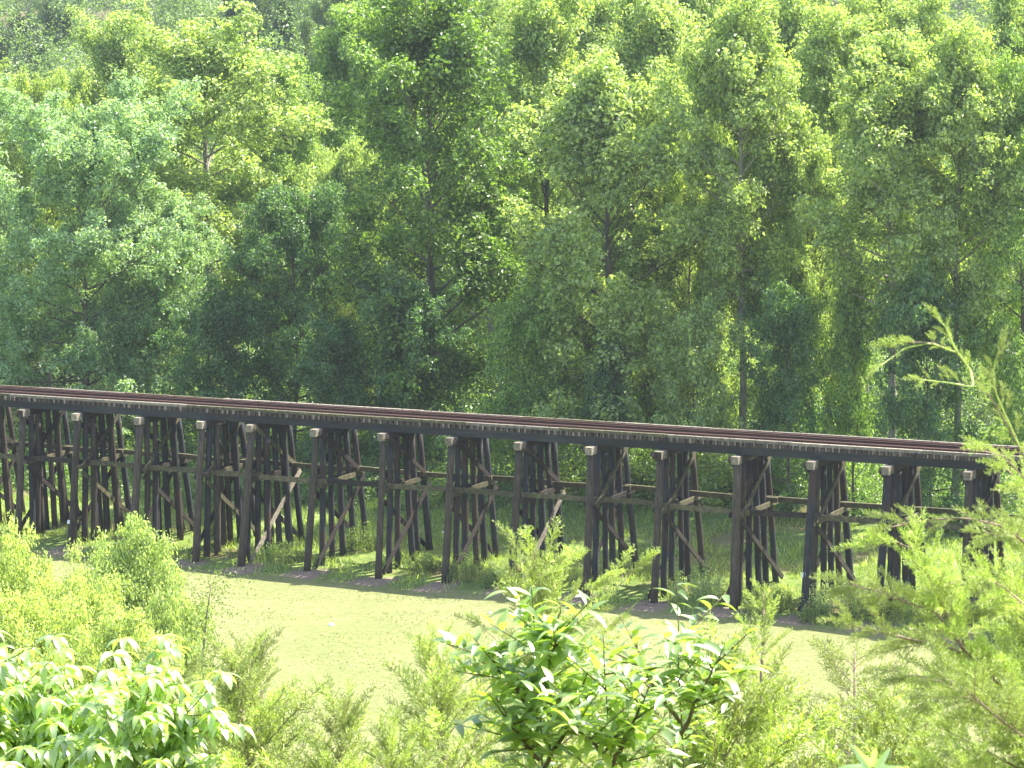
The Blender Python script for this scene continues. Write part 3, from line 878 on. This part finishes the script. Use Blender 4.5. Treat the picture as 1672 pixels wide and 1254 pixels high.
CC = (.46, .525, .185)
def cedar(label, trunk_px, depth, width, nb, col=CC, spread=1.0, r0=.022, up=.75, start=.05, seed=0, group=None, dens_top=1.0, lateral=()):
    """trunk through picture points (px, py) at one depth; branches all round it"""
    r = np.random.default_rng(900 + seed)
    P = np.array([spot(x, y, depth * (1 + .01 * i)) for i, (x, y) in enumerate(trunk_px)])
    g = float(ground_z(P[0][0], P[0][1])) - .05
    base = np.array([P[0][0] + (P[0][0] - P[1][0]) * .3, P[0][1], g])
    pts = np.vstack([base, P])
    seg = np.linalg.norm(np.diff(pts, axis=0), axis=1); cum = np.concatenate([[0], np.cumsum(seg)]); T = cum[-1]
    vis0 = cum[1]                                       # the part below the picture is left sparse
    root = tag(obj("cedar_tree", None, loc=tuple(base)), label, "cedar tree", group)
    tt = np.linspace(0, T, 16)
    fine = np.stack([np.interp(tt, cum, pts[:, c]) for c in range(3)], 1) - base
    fine[1:-1] += r.normal(0, .006, (14, 3))
    b = Buf(); tube(b, fine, r0 * (1.6 - 1.5 * tt / T) + .003, 7)
    obj("trunk", b.mesh("trunk", [M['twig']], True), root)
    wm = width / F_PX * depth / 2
    lo = max(T * start, vis0 - .6)
    for i in range(nb):
        u = lo + (T - lo) * ((i + .5) / nb) ** .9 * .97
        p = np.array([np.interp(u, tt, fine[:, c]) for c in range(3)])
        h = (u - lo) / (T - lo)
        az = i * 2.39996 + r.normal(0, .3)
        L = 1.75 * wm * spread * (1 - .62 * h ** 1.6) * r.uniform(.55, 1.25)
        el = R(20 + 45 * h) * up / .75 + r.normal(0, .12)
        d = (math.cos(az) * math.cos(el), math.sin(az) * math.cos(el), math.sin(el))
        place_branch(root, p, d, max(.16, L), r, col)
    for (ax, ay, bx, by, dd) in lateral:                # longer boughs: several sprays end to end
        A_, B_ = spot(ax, ay, depth) - base, spot(bx, by, depth + dd) - base
        v = B_ - A_; Lb = np.linalg.norm(v); k = max(3, int(Lb / .1))
        for j in range(k):
            t_ = j / k; side = unit(np.cross(v, r.normal(size=3)))
            place_branch(root, A_ + v * t_ + np.array([0, 0, .06 * math.sin(t_ * 3.1) * Lb]), unit(unit(v) + side * .45 * (1 - .6 * t_)), Lb * .3 * r.uniform(.7, 1.2) * (1.2 - .4 * t_), r, col)
        place_branch(root, B_ - unit(v) * .2, unit(v), .26, r, col)
    d = fine[-1] - fine[-2]
    place_branch(root, fine[-1] - unit(d) * .12, unit(d), .17 * dens_top, r, col)
    return root, base

cedar("narrow cedar with two thin tops at the bottom left of the open field", [(405, 1290), (398, 1200), (400, 1085)], 15.5, 250, 64, seed=1)
cedar("small bare-stemmed cedar top standing right behind the narrow left cedar", [(432, 1290), (430, 1190), (425, 1070)], 16.5, 150, 30, seed=2, col=(.43, .48, .175))
cedar("low spreading cedar between the narrow left cedar and the central saplings", [(535, 1330), (548, 1240), (566, 1160)], 14.5, 230, 54, seed=3)
cedar("thin upright cedar with loose sprays left of the central sapling", [(735, 1300), (715, 1180), (700, 1060)], 13.5, 230, 60, seed=4)
cedar("tall bright cedar behind the central sapling, its top against the bridge piles", [(905, 1300), (885, 1080), (874, 905)], 14.0, 290, 84, seed=5, spread=.9, lateral=[(890, 1080, 1062, 905, .3), (885, 1020, 1000, 940, -.3), (885, 1000, 812, 925, .2), (885, 960, 820, 865, .1), (880, 940, 950, 900, .3), (890, 1100, 760, 1010, 0), (890, 1120, 1010, 1010, .5)])
cedar("young cedar with level twigs standing alone between the sapling and the right cedar", [(1398, 1290), (1394, 1160), (1396, 1062)], 15.0, 260, 40, seed=6, up=.35, col=(.43, .48, .175))
cedar("slim cedar tip rising in front of the white-plated pile", [(1245, 1300), (1243, 1120), (1247, 965)], 15.5, 150, 44, seed=7)
cedar("bushy cedar low at the bottom between the saplings and the lone young cedar", [(1190, 1350), (1180, 1250), (1165, 1110)], 12.5, 330, 84, seed=8)
cedar("cedar filling the lower left between the drooping broad leaves and the narrow cedar", [(290, 1330), (272, 1200), (265, 1125)], 17.0, 260, 70, seed=9, col=(.43, .48, .175))
cedar("low cedar along the bottom edge just right of the lone young cedar", [(1480, 1380), (1470, 1260), (1462, 1180)], 12.0, 330, 70, seed=10)
cedar("low cedar at the bottom edge left of the central sapling", [(650, 1360), (640, 1260), (625, 1200)], 12.5, 200, 50, seed=11)

# the big cedar at the right: stems and boughs drawn through real space
def big_cedar():
    r = np.random.default_rng(977)
    dep = 9.5
    col = (.48, .55, .19)
    g0 = spot(1790, 1300, dep); g = float(ground_z(g0[0], g0[1]))
    base = np.array([g0[0], g0[1], g - .05])
    root = tag(obj("cedar_tree", None, loc=tuple(base)), "largest cedar, its boughs filling the right edge with one long arching tip above the track", "cedar tree")
    def stem(pxs, r0, r1, dz=0.0):
        P = np.array([spot(x, y, d) for (x, y, d) in pxs]) - base
        tt = np.concatenate([[0], np.cumsum(np.linalg.norm(np.diff(P, axis=0), axis=1))])
        q = np.linspace(0, tt[-1], 4 * len(P))
        return np.stack([np.interp(q, tt, P[:, c]) for c in range(3)], 1)
    tb = Buf()
    trunk = np.vstack([[0, 0, 0], stem([(1775, 1250, dep), (1765, 1000, dep + .2), (1745, 800, dep + .3), (1700, 690, dep + .2)], 0, 0)])
    tube(tb, trunk, np.linspace(.06, .012, len(trunk)), 8)
    obj("trunk", tb.mesh("trunk", [M['twig']], True), root)
    boughs = [
        # picture points with depth, density of sprays, length of sprays in metres
        ([(1745, 800, 9.7), (1672, 745, 9.3), (1625, 660, 9.2), (1585, 605, 9.1), (1560, 575, 9.1), (1520, 558, 9.0), (1478, 560, 9.0)], 22, .14),
        ([(1560, 575, 9.1), (1520, 560, 9.0), (1478, 568, 9.0), (1428, 604, 8.9)], 6, .09),
        ([(1585, 605, 9.1), (1560, 570, 9.1), (1545, 535, 9.1), (1525, 512, 9.1)], 7, .08),
        ([(1672, 745, 9.3), (1625, 640, 9.3), (1622, 600, 9.3), (1637, 553, 9.3)], 9, .11),
        ([(1585, 605, 9.1), (1590, 632, 9.0), (1550, 625, 9.0), (1490, 618, 8.9)], 10, .09),
        ([(1745, 860, 9.7), (1680, 790, 9.2), (1640, 745, 9.0), (1600, 735, 8.9)], 14, .22),
        ([(1765, 1000, 9.7), (1690, 900, 9.3), (1640, 860, 9.1), (1580, 845, 9.0), (1500, 850, 9.0), (1450, 862, 8.9)], 26, .24),
        ([(1775, 1230, 9.5), (1650, 1130, 9.2), (1572, 1060, 9.0), (1530, 970, 8.9), (1490, 895, 8.9), (1445, 878, 8.9), (1415, 890, 8.9)], 40, .27),
        ([(1572, 1060, 9.0), (1530, 1000, 8.9), (1470, 980, 8.9), (1430, 965, 8.8), (1380, 952, 8.8)], 24, .22),
        ([(1650, 1130, 9.2), (1560, 1060, 9.1), (1490, 1045, 9.1), (1430, 1030, 9.1), (1375, 1018, 9.0)], 22, .2),
        ([(1775, 1100, 9.5), (1700, 1010, 9.2), (1640, 960, 9.0), (1590, 930, 9.0)], 24, .27),
        ([(1775, 1250, 9.3), (1690, 1190, 9.0), (1600, 1150, 8.9), (1530, 1110, 8.8), (1480, 1100, 8.8)], 30, .27),
        ([(1790, 1330, 9.2), (1690, 1270, 8.9), (1600, 1220, 8.7), (1540, 1190, 8.7)], 30, .28),
        ([(1765, 950, 9.8), (1700, 850, 9.7), (1665, 790, 9.6), (1640, 760, 9.6)], 16, .24),
        ([(1785, 1200, 9.6), (1720, 1060, 9.8), (1660, 1000, 9.9), (1600, 990, 10.0)], 26, .28),
        ([(1785, 1120, 9.9), (1700, 930, 10.0), (1660, 880, 10.1), (1610, 870, 10.2)], 28, .3),
        ([(1785, 1150, 9.9), (1680, 1020, 10.2), (1600, 960, 10.3), (1540, 950, 10.4)], 30, .3),
        ([(1790, 1300, 9.9), (1660, 1140, 10.2), (1570, 1120, 10.3), (1500, 1150, 10.4)], 32, .3),
        ([(1790, 1340, 9.0), (1720, 1240, 8.8), (1640, 1180, 8.7), (1580, 1130, 8.6)], 32, .28),
        ([(1790, 1380, 9.0), (1700, 1330, 8.8), (1600, 1280, 8.6), (1520, 1240, 8.6)], 32, .28),
        ([(1790, 1340, 9.6), (1740, 1180, 9.8), (1690, 1100, 9.8), (1650, 1060, 9.9)], 26, .28),
    ]
    n_br = 0
    for (pp, cnt, sl) in boughs:
        if cnt > 20 and pp[0][1] > 1090: cnt, sl = int(cnt * 1.35), sl * 1.1
        q = stem(pp, 0, 0)
        b = Buf(); tube(b, q, np.linspace(.009 if cnt > 24 else .0035, .0015, len(q)), 6, mat=0 if cnt > 10 else 1)
        L = len(q); T = np.linspace(0, 1, L)
        # side sprays are joined to their bough
        me_v = []
        for i in range(cnt):
            u = .12 + .86 * (i + .5) / cnt
            p = np.array([np.interp(u, T, q[:, c]) for c in range(3)])
            tan = unit(np.array([np.interp(min(u + .05, 1), T, q[:, c]) - np.interp(u - .05, T, q[:, c]) for c in range(3)]))
            side = unit(np.cross(tan, r.normal(size=3)))
            d = unit(tan * 1.0 + side * .75 + np.array([0, 0, .2]))
            me_v.append((p, d, sl * r.uniform(.5, 1.3) * (1 - .55 * u)))
        me_v.append((q[-1] - unit(q[-1] - q[-3]) * .05, unit(q[-1] - q[-3]), .16 if cnt > 12 else .1))
        for (p, d, l) in me_v:
            src = SPRAY[r.integers(4)]
            nv = len(src.vertices); co = np.empty(nv * 3, np.float32); src.vertices.foreach_get("co", co); co = co.reshape(-1, 3).astype(float)
            keep_l = l
            a = unit(np.cross(d, [0, 0, 1.0])); c2 = np.cross(a, d)
            # thickness is kept close to real size while the spray is shortened
            co2 = p + (co[:, :1] * d + co[:, 1:2] * a + co[:, 2:3] * c2) * keep_l
            npoly = len(src.polygons)
            fl = np.empty(len(src.loops), np.int32); src.loops.foreach_get("vertex_index", fl)
            lt = np.empty(npoly, np.int32); src.polygons.foreach_get("loop_total", lt)
            mi = np.empty(npoly, np.int32); src.polygons.foreach_get("material_index", mi)
            st_ = np.concatenate([[0], np.cumsum(lt)[:-1]])
            ok = lt == 4
            fq = fl[(st_[ok][:, None] + np.arange(4))]
            base_n = b.n
            b.v.append(co2); b.n += nv
            b.f.append(fq + base_n); b.m.append(mi[ok]); b.t.append(r.random(ok.sum()))
        o = obj("bough", b.mesh("bough", [M['twig'], M['needle']]), root); v = r.uniform(.85, 1.2)
        o.color = (col[0] * v, col[1] * v, col[2] * v, 1)
big_cedar()

# ------------------------------------------------------------------ foreground: broad leaves
def broad_leaf(buf, p, d, L, W, r, curl=.5, fold=.35, mat=0, tint=.5):
    """a pointed leaf growing from p along d, drooping, folded along its midrib"""
    K = 7
    d = unit(np.asarray(d, float)); side = unit(np.cross(d, [0, 0, 1.0]) + r.normal(0, .25, 3)); side = unit(side - d * (side @ d))
    nrm = np.cross(side, d)
    t = np.linspace(0, 1, K)
    mid = []
    cur = np.array(p, float); dd = d.copy()
    for i in range(K):
        mid.append(cur.copy())
        cur = cur + dd * L / (K - 1)
        dd = unit(dd + np.array([0, 0, -curl / (K - 1) * 1.6]))
    mid = np.array(mid)
    wv = W * np.sin(np.pi * t ** .8) ** .85 * (1 - .15 * t)
    wv[0] = W * .04; wv[-1] = 0.0
    lft = mid + side * wv[:, None] / 2 + nrm * (wv * fold / 2)[:, None]
    rgt = mid - side * wv[:, None] / 2 + nrm * (wv * fold / 2)[:, None]
    v = np.concatenate([mid, lft, rgt]); f = []
    for i in range(K - 1):
        f.append([i, K + i, K + i + 1, i + 1]); f.append([i, i + 1, 2 * K + i + 1, 2 * K + i])
    buf.add(v, f, mat, np.full(len(f), tint))

def sapling(label, stems, leafL, leafW, nleaf, col, curl=.5, seed=0, name="sapling", cat="sapling", whorl=False, fold=.35, sub=5, top_yellow=True, group=None):
    r = np.random.default_rng(1200 + seed)
    s0 = stems[0][0]; g0 = spot(*s0); base = np.array([g0[0], g0[1], float(ground_z(g0[0], g0[1])) - .03])
    root = tag(obj(name, None, loc=tuple(base)), label, cat, group)
    sb, lb = Buf(), Buf()
    for si, pp in enumerate(stems):
        P = np.array([spot(x, y, d) for (x, y, d) in pp]) - base
        if si == 0: P = np.vstack([[0, 0, 0], P])
        tt = np.concatenate([[0], np.cumsum(np.linalg.norm(np.diff(P, axis=0), axis=1))])
        q = np.linspace(0, tt[-1], 5 * len(P)); C = np.stack([np.interp(q, tt, P[:, c]) for c in range(3)], 1)
        C[1:-1] += r.normal(0, .004, (len(C) - 2, 3))
        tube(sb, C, np.linspace(.010, .0025, len(C)), 6)
        T = tt[-1]; start = (tt[1] * .95 if si == 0 else 0.1 * T)
        def leaf_at(p, az, el, sc, tintv):
            d = (math.cos(az) * math.cos(el), math.sin(az) * math.cos(el), math.sin(el))
            broad_leaf(lb, p, d, leafL * sc, leafW * sc * r.uniform(.8, 1.15), r, curl * r.uniform(.5, 1.5), fold * r.uniform(.4, 1.5), 0, tintv)
        twigs = [(C, T, start)]
        for j in range(sub):
            u = start + (T - start) * r.uniform(.05, .85)
            p = np.array([np.interp(u, q, C[:, c]) for c in range(3)]); az = j * 2.4 + r.normal(0, .4) + si
            l = r.uniform(.14, .34); e = R(r.uniform(5, 50))
            ts = p + np.linspace(0, 1, 6)[:, None] * np.array([math.cos(az) * math.cos(e), math.sin(az) * math.cos(e), math.sin(e)]) * l
            tube(sb, ts, np.linspace(.004, .0018, 6), 4); twigs.append((ts, l, 0.0))
        for (Q, TL, st) in twigs:
            qq = np.linspace(0, TL, len(Q)); k = max(4, int(nleaf * (TL - st)))
            if whorl:
                us = np.linspace(st + .1 * (TL - st), TL, max(1, int((TL - st) / .085)))
                for u in us:
                    p = np.array([np.interp(u, qq, Q[:, c]) for c in range(3)]); a0 = r.uniform(0, 6.28); nl = 8 if u > TL * .9 else 5
                    for w_ in range(nl):
                        leaf_at(p, a0 + w_ * 6.283 / nl + r.normal(0, .15), R(r.uniform(-12, 22)), r.uniform(.75, 1.15), r.random())
            else:
                for i in range(k):
                    u = st + (TL - st) * (i + .5) / k; p = np.array([np.interp(u, qq, Q[:, c]) for c in range(3)])
                    leaf_at(p, i * 2.4 + r.normal(0, .3), R(r.uniform(-5, 55)), r.uniform(.6, 1.2) * (1 - .25 * (u / TL) ** 3), r.random())
    obj("stem", sb.mesh("stem", [M['stem']], True), root)
    f = obj("foliage", lb.mesh("foliage", [M['broad']], True), root); f.color = (*col, 1)

BL = (.24, .34, .11)
sapling("glossy broad-leaved sapling in the centre foreground, its left main stem topped with pale leaves",
        [[(885, 1300, 11.5), (878, 1120, 11.4), (868, 960, 11.3)], [(880, 1180, 11.4), (830, 1110, 11.3), (790, 1058, 11.2)], [(885, 1260, 11.4), (930, 1180, 11.3), (960, 1090, 11.2)],
         [(880, 1240, 11.4), (840, 1190, 11.1), (810, 1140, 11.0)], [(880, 1140, 11.4), (905, 1060, 11.2), (915, 985, 11.2)]], .145, .044, 40, BL, seed=1, sub=11)
sapling("glossy sapling with the tallest thin stem, right of the centre sapling",
        [[(1120, 1300, 11.8), (1108, 1120, 11.7), (1104, 950, 11.6)], [(1110, 1200, 11.7), (1150, 1120, 11.6), (1180, 1060, 11.5)], [(1110, 1180, 11.7), (1060, 1110, 11.6), (1040, 1050, 11.5)]],
        .135, .04, 34, BL, seed=2, sub=9)
sapling("short glossy sapling between the centre sapling and the tall thin-stemmed one",
        [[(1000, 1300, 11.2), (992, 1150, 11.1), (985, 1040, 11.0)], [(1000, 1250, 11.1), (1045, 1160, 11.0), (1060, 1120, 11.0)], [(1000, 1250, 11.1), (950, 1190, 10.9), (930, 1150, 10.8)]],
        .13, .04, 42, BL, seed=3, sub=10)
WL = (.33, .43, .19)
sapling("drooping whorled broad-leaf tree filling the bottom left corner",
        [[(60, 1320, 15.0), (50, 1180, 14.9), (20, 1070, 14.8)], [(60, 1290, 15.0), (110, 1180, 14.8), (105, 1105, 14.7)], [(60, 1300, 15.0), (10, 1210, 14.7), (-20, 1130, 14.6)],
         [(60, 1310, 15.0), (150, 1220, 14.7), (150, 1120, 14.6)], [(60, 1310, 15.0), (60, 1240, 14.6), (70, 1180, 14.5)], [(60, 1330, 15.0), (200, 1280, 14.7), (185, 1180, 14.6)],
         [(60, 1330, 15), (0, 1290, 14.6), (-10, 1030, 14.6)], [(60, 1330, 15), (100, 1280, 14.5), (120, 1200, 14.4)], [(60, 1330, 15), (30, 1280, 14.4), (40, 1220, 14.3)],
         [(60, 1330, 15), (170, 1300, 14.5), (235, 1230, 14.5)], [(60, 1330, 15), (0, 1250, 14.9), (60, 1130, 15.1)]],
        .125, .042, 30, WL, curl=1.2, seed=4, whorl=True, sub=20)
sapling("drooping whorled broad-leaf stems with white-lit tips beside the field's left edge",
        [[(265, 1320, 14.0), (255, 1180, 14.0), (265, 1040, 14.0)], [(262, 1220, 14.0), (210, 1130, 13.8), (185, 1070, 13.8)], [(262, 1250, 14.0), (300, 1200, 13.8), (345, 1160, 13.7)], [(265, 1320, 14.0), (225, 1240, 13.7), (230, 1170, 13.6)], [(265, 1320, 14.0), (300, 1250, 13.8), (290, 1120, 13.8)], [(265, 1320, 14.0), (170, 1260, 13.8), (150, 1210, 13.7)]],
        .12, .04, 30, WL, curl=1.2, seed=5, whorl=True, sub=13)

# star-lobed leaf pair close to the lens at the bottom edge
def star_leaf():
    p0 = spot(1425, 1242, 5.0); g = float(ground_z(p0[0], p0[1]))
    root = tag(obj("lobed_leaf_shoot", None, loc=(p0[0], p0[1], g - .02)), "single star-lobed pale leaf poking up at the bottom edge right of centre", "plant")
    sb = Buf(); h = p0[2] - g
    tube(sb, [(0, 0, 0), (.02, .01, h * .5), (0, 0, h + .01)], [.008, .006, .003], 6)
    obj("stem", sb.mesh("stem", [M['stem']], True), root)
    for (dx, dz, sc, rot, nm) in ((0, 0, 1.0, 0, 'leaf'), (-.055, -.035, .6, .5, 'leaf')):
        b = Buf(); ctr = np.array([dx, 0, h + dz]); v = [ctr]
        tips = [(-78, .068), (-38, .06), (4, .05), (42, .052), (80, .06)]
        ring = []
        for i, (a, l) in enumerate(tips):
            for (da, ll) in ((-14, .5), (-6, .8), (0, 1.0), (6, .8), (14, .5)):
                th = R(a + da) + rot; rr_ = l * ll * sc
                ring.append(ctr + np.array([math.sin(th) * rr_, .02 * (ll ** 2) * (1 if i % 2 else -1), math.cos(th) * rr_]))
            if i < 4:
                th = R((a + tips[i + 1][0]) / 2) + rot; ring.append(ctr + np.array([math.sin(th), .1, math.cos(th)]) * .024 * sc)
        v += ring
        f = [[0, i, i + 1] for i in range(1, len(ring))]
        b.add(v, f, 0, np.full(len(f), .8))
        o = obj(nm, b.mesh(nm, [M['broad']], True), root); o.color = (.32, .44, .27, 1)
star_leaf()

# wispy young tree at the edge of the field
def wispy():
    r = np.random.default_rng(333)
    dep = 60; P = np.array([spot(x, y, dep) for (x, y) in ((328, 1130), (332, 1060), (338, 1000), (345, 955))])
    g = float(ground_z(P[0][0], P[0][1])); base = np.array([P[0][0] - .1, dep, g - .05])
    root = tag(obj("slender_sapling", None, loc=tuple(base)), "slender wispy sapling with a bare dark stem against the left of the field", "sapling")
    Q = np.vstack([[0, 0, 0], P - base]); b = Buf(); tube(b, Q, [.05, .03, .025, .018, .008], 6)
    obj("trunk", b.mesh("trunk", [M['bark']], True), root)
    b = Buf()
    for k in range(46):
        u = r.uniform(2.0, 4.0); i = int(min(3, u)); p = Q[i] + (Q[min(i + 1, 4)] - Q[i]) * (u - i)
        c = p + r.normal(0, [.28, .28, .2]); m = 22
        leaves(b, c + r.normal(0, .14, (m, 3)), unit(r.normal(size=(m, 3)) + [0, 0, .5]), .075, 0, r, .4)
    o = obj("crown", b.mesh("crown", [M['leaf']]), root); o.color = (.16, .22, .06, 1)
wispy()

# grass and brambles clothing the slope below the picture, and little pale stones on the field
b = Buf(); r = np.random.default_rng(47)
m = 60000
Y = r.uniform(3, 90, m) ; X = r.uniform(-.24, .24, m) * Y
blades(b, np.stack([X, Y, ground_z(X, Y) - .02], 1), r.uniform(.2, .8, m), r.uniform(.01, .03, m), r)
o = tag(obj("slope_grass", b.mesh("slope_grass", [M['leaf']])), kind='stuff'); o.color = (.09, .12, .025, 1)
for i, (px, py, sz, lab) in enumerate([(541, 1021, .16, "small white stone lying alone on the sunlit field"), (800, 1000, .1, "tiny pale stone on the field near the bridge shadow")]):
    P = ray(px, py); P = P * (GZ / P[2]); g = float(ground_z(P[0], P[1]))
    b = Buf(); th = np.linspace(0, 2 * math.pi, 9)[:-1]; v = []
    rr_ = np.random.default_rng(i)
    for (hz, k_) in ((0, 1), (.4, .95), (.75, .5)):
        for a in th: v.append((math.cos(a) * sz * k_ * rr_.uniform(.8, 1.1), math.sin(a) * sz * .8 * k_, hz * sz))
    f = [[j, (j + 1) % 8, 8 + (j + 1) % 8, 8 + j] for j in range(8)] + [[8 + j, 8 + (j + 1) % 8, 16 + (j + 1) % 8, 16 + j] for j in range(8)]
    b.add(v, f); b.f.append(np.array([list(range(16, 24))])); b.m.append(np.array([0])); b.t.append(np.array([.5]))
    tag(obj("stone", b.mesh("stone", [M['white']], True), loc=(P[0], P[1], g - .01)), lab, "stone")

# ------------------------------------------------------------------ haze
HAZE = 0.00014
if HAZE:
    m, nt = new_mat("haze"); k = NT(nt)
    out = k.n("ShaderNodeOutputMaterial"); v = k.n("ShaderNodeVolumePrincipled")
    v.inputs["Color"].default_value = (.85, .92, 1.0, 1); v.inputs["Density"].default_value = HAZE; v.inputs["Anisotropy"].default_value = .3
    k.l(v.outputs[0], out.inputs["Volume"])
    b = Buf(); box(b, (0, 365, 10), (500, 810, 88))
    tag(obj("haze", b.mesh("haze", [m])), kind='stuff')
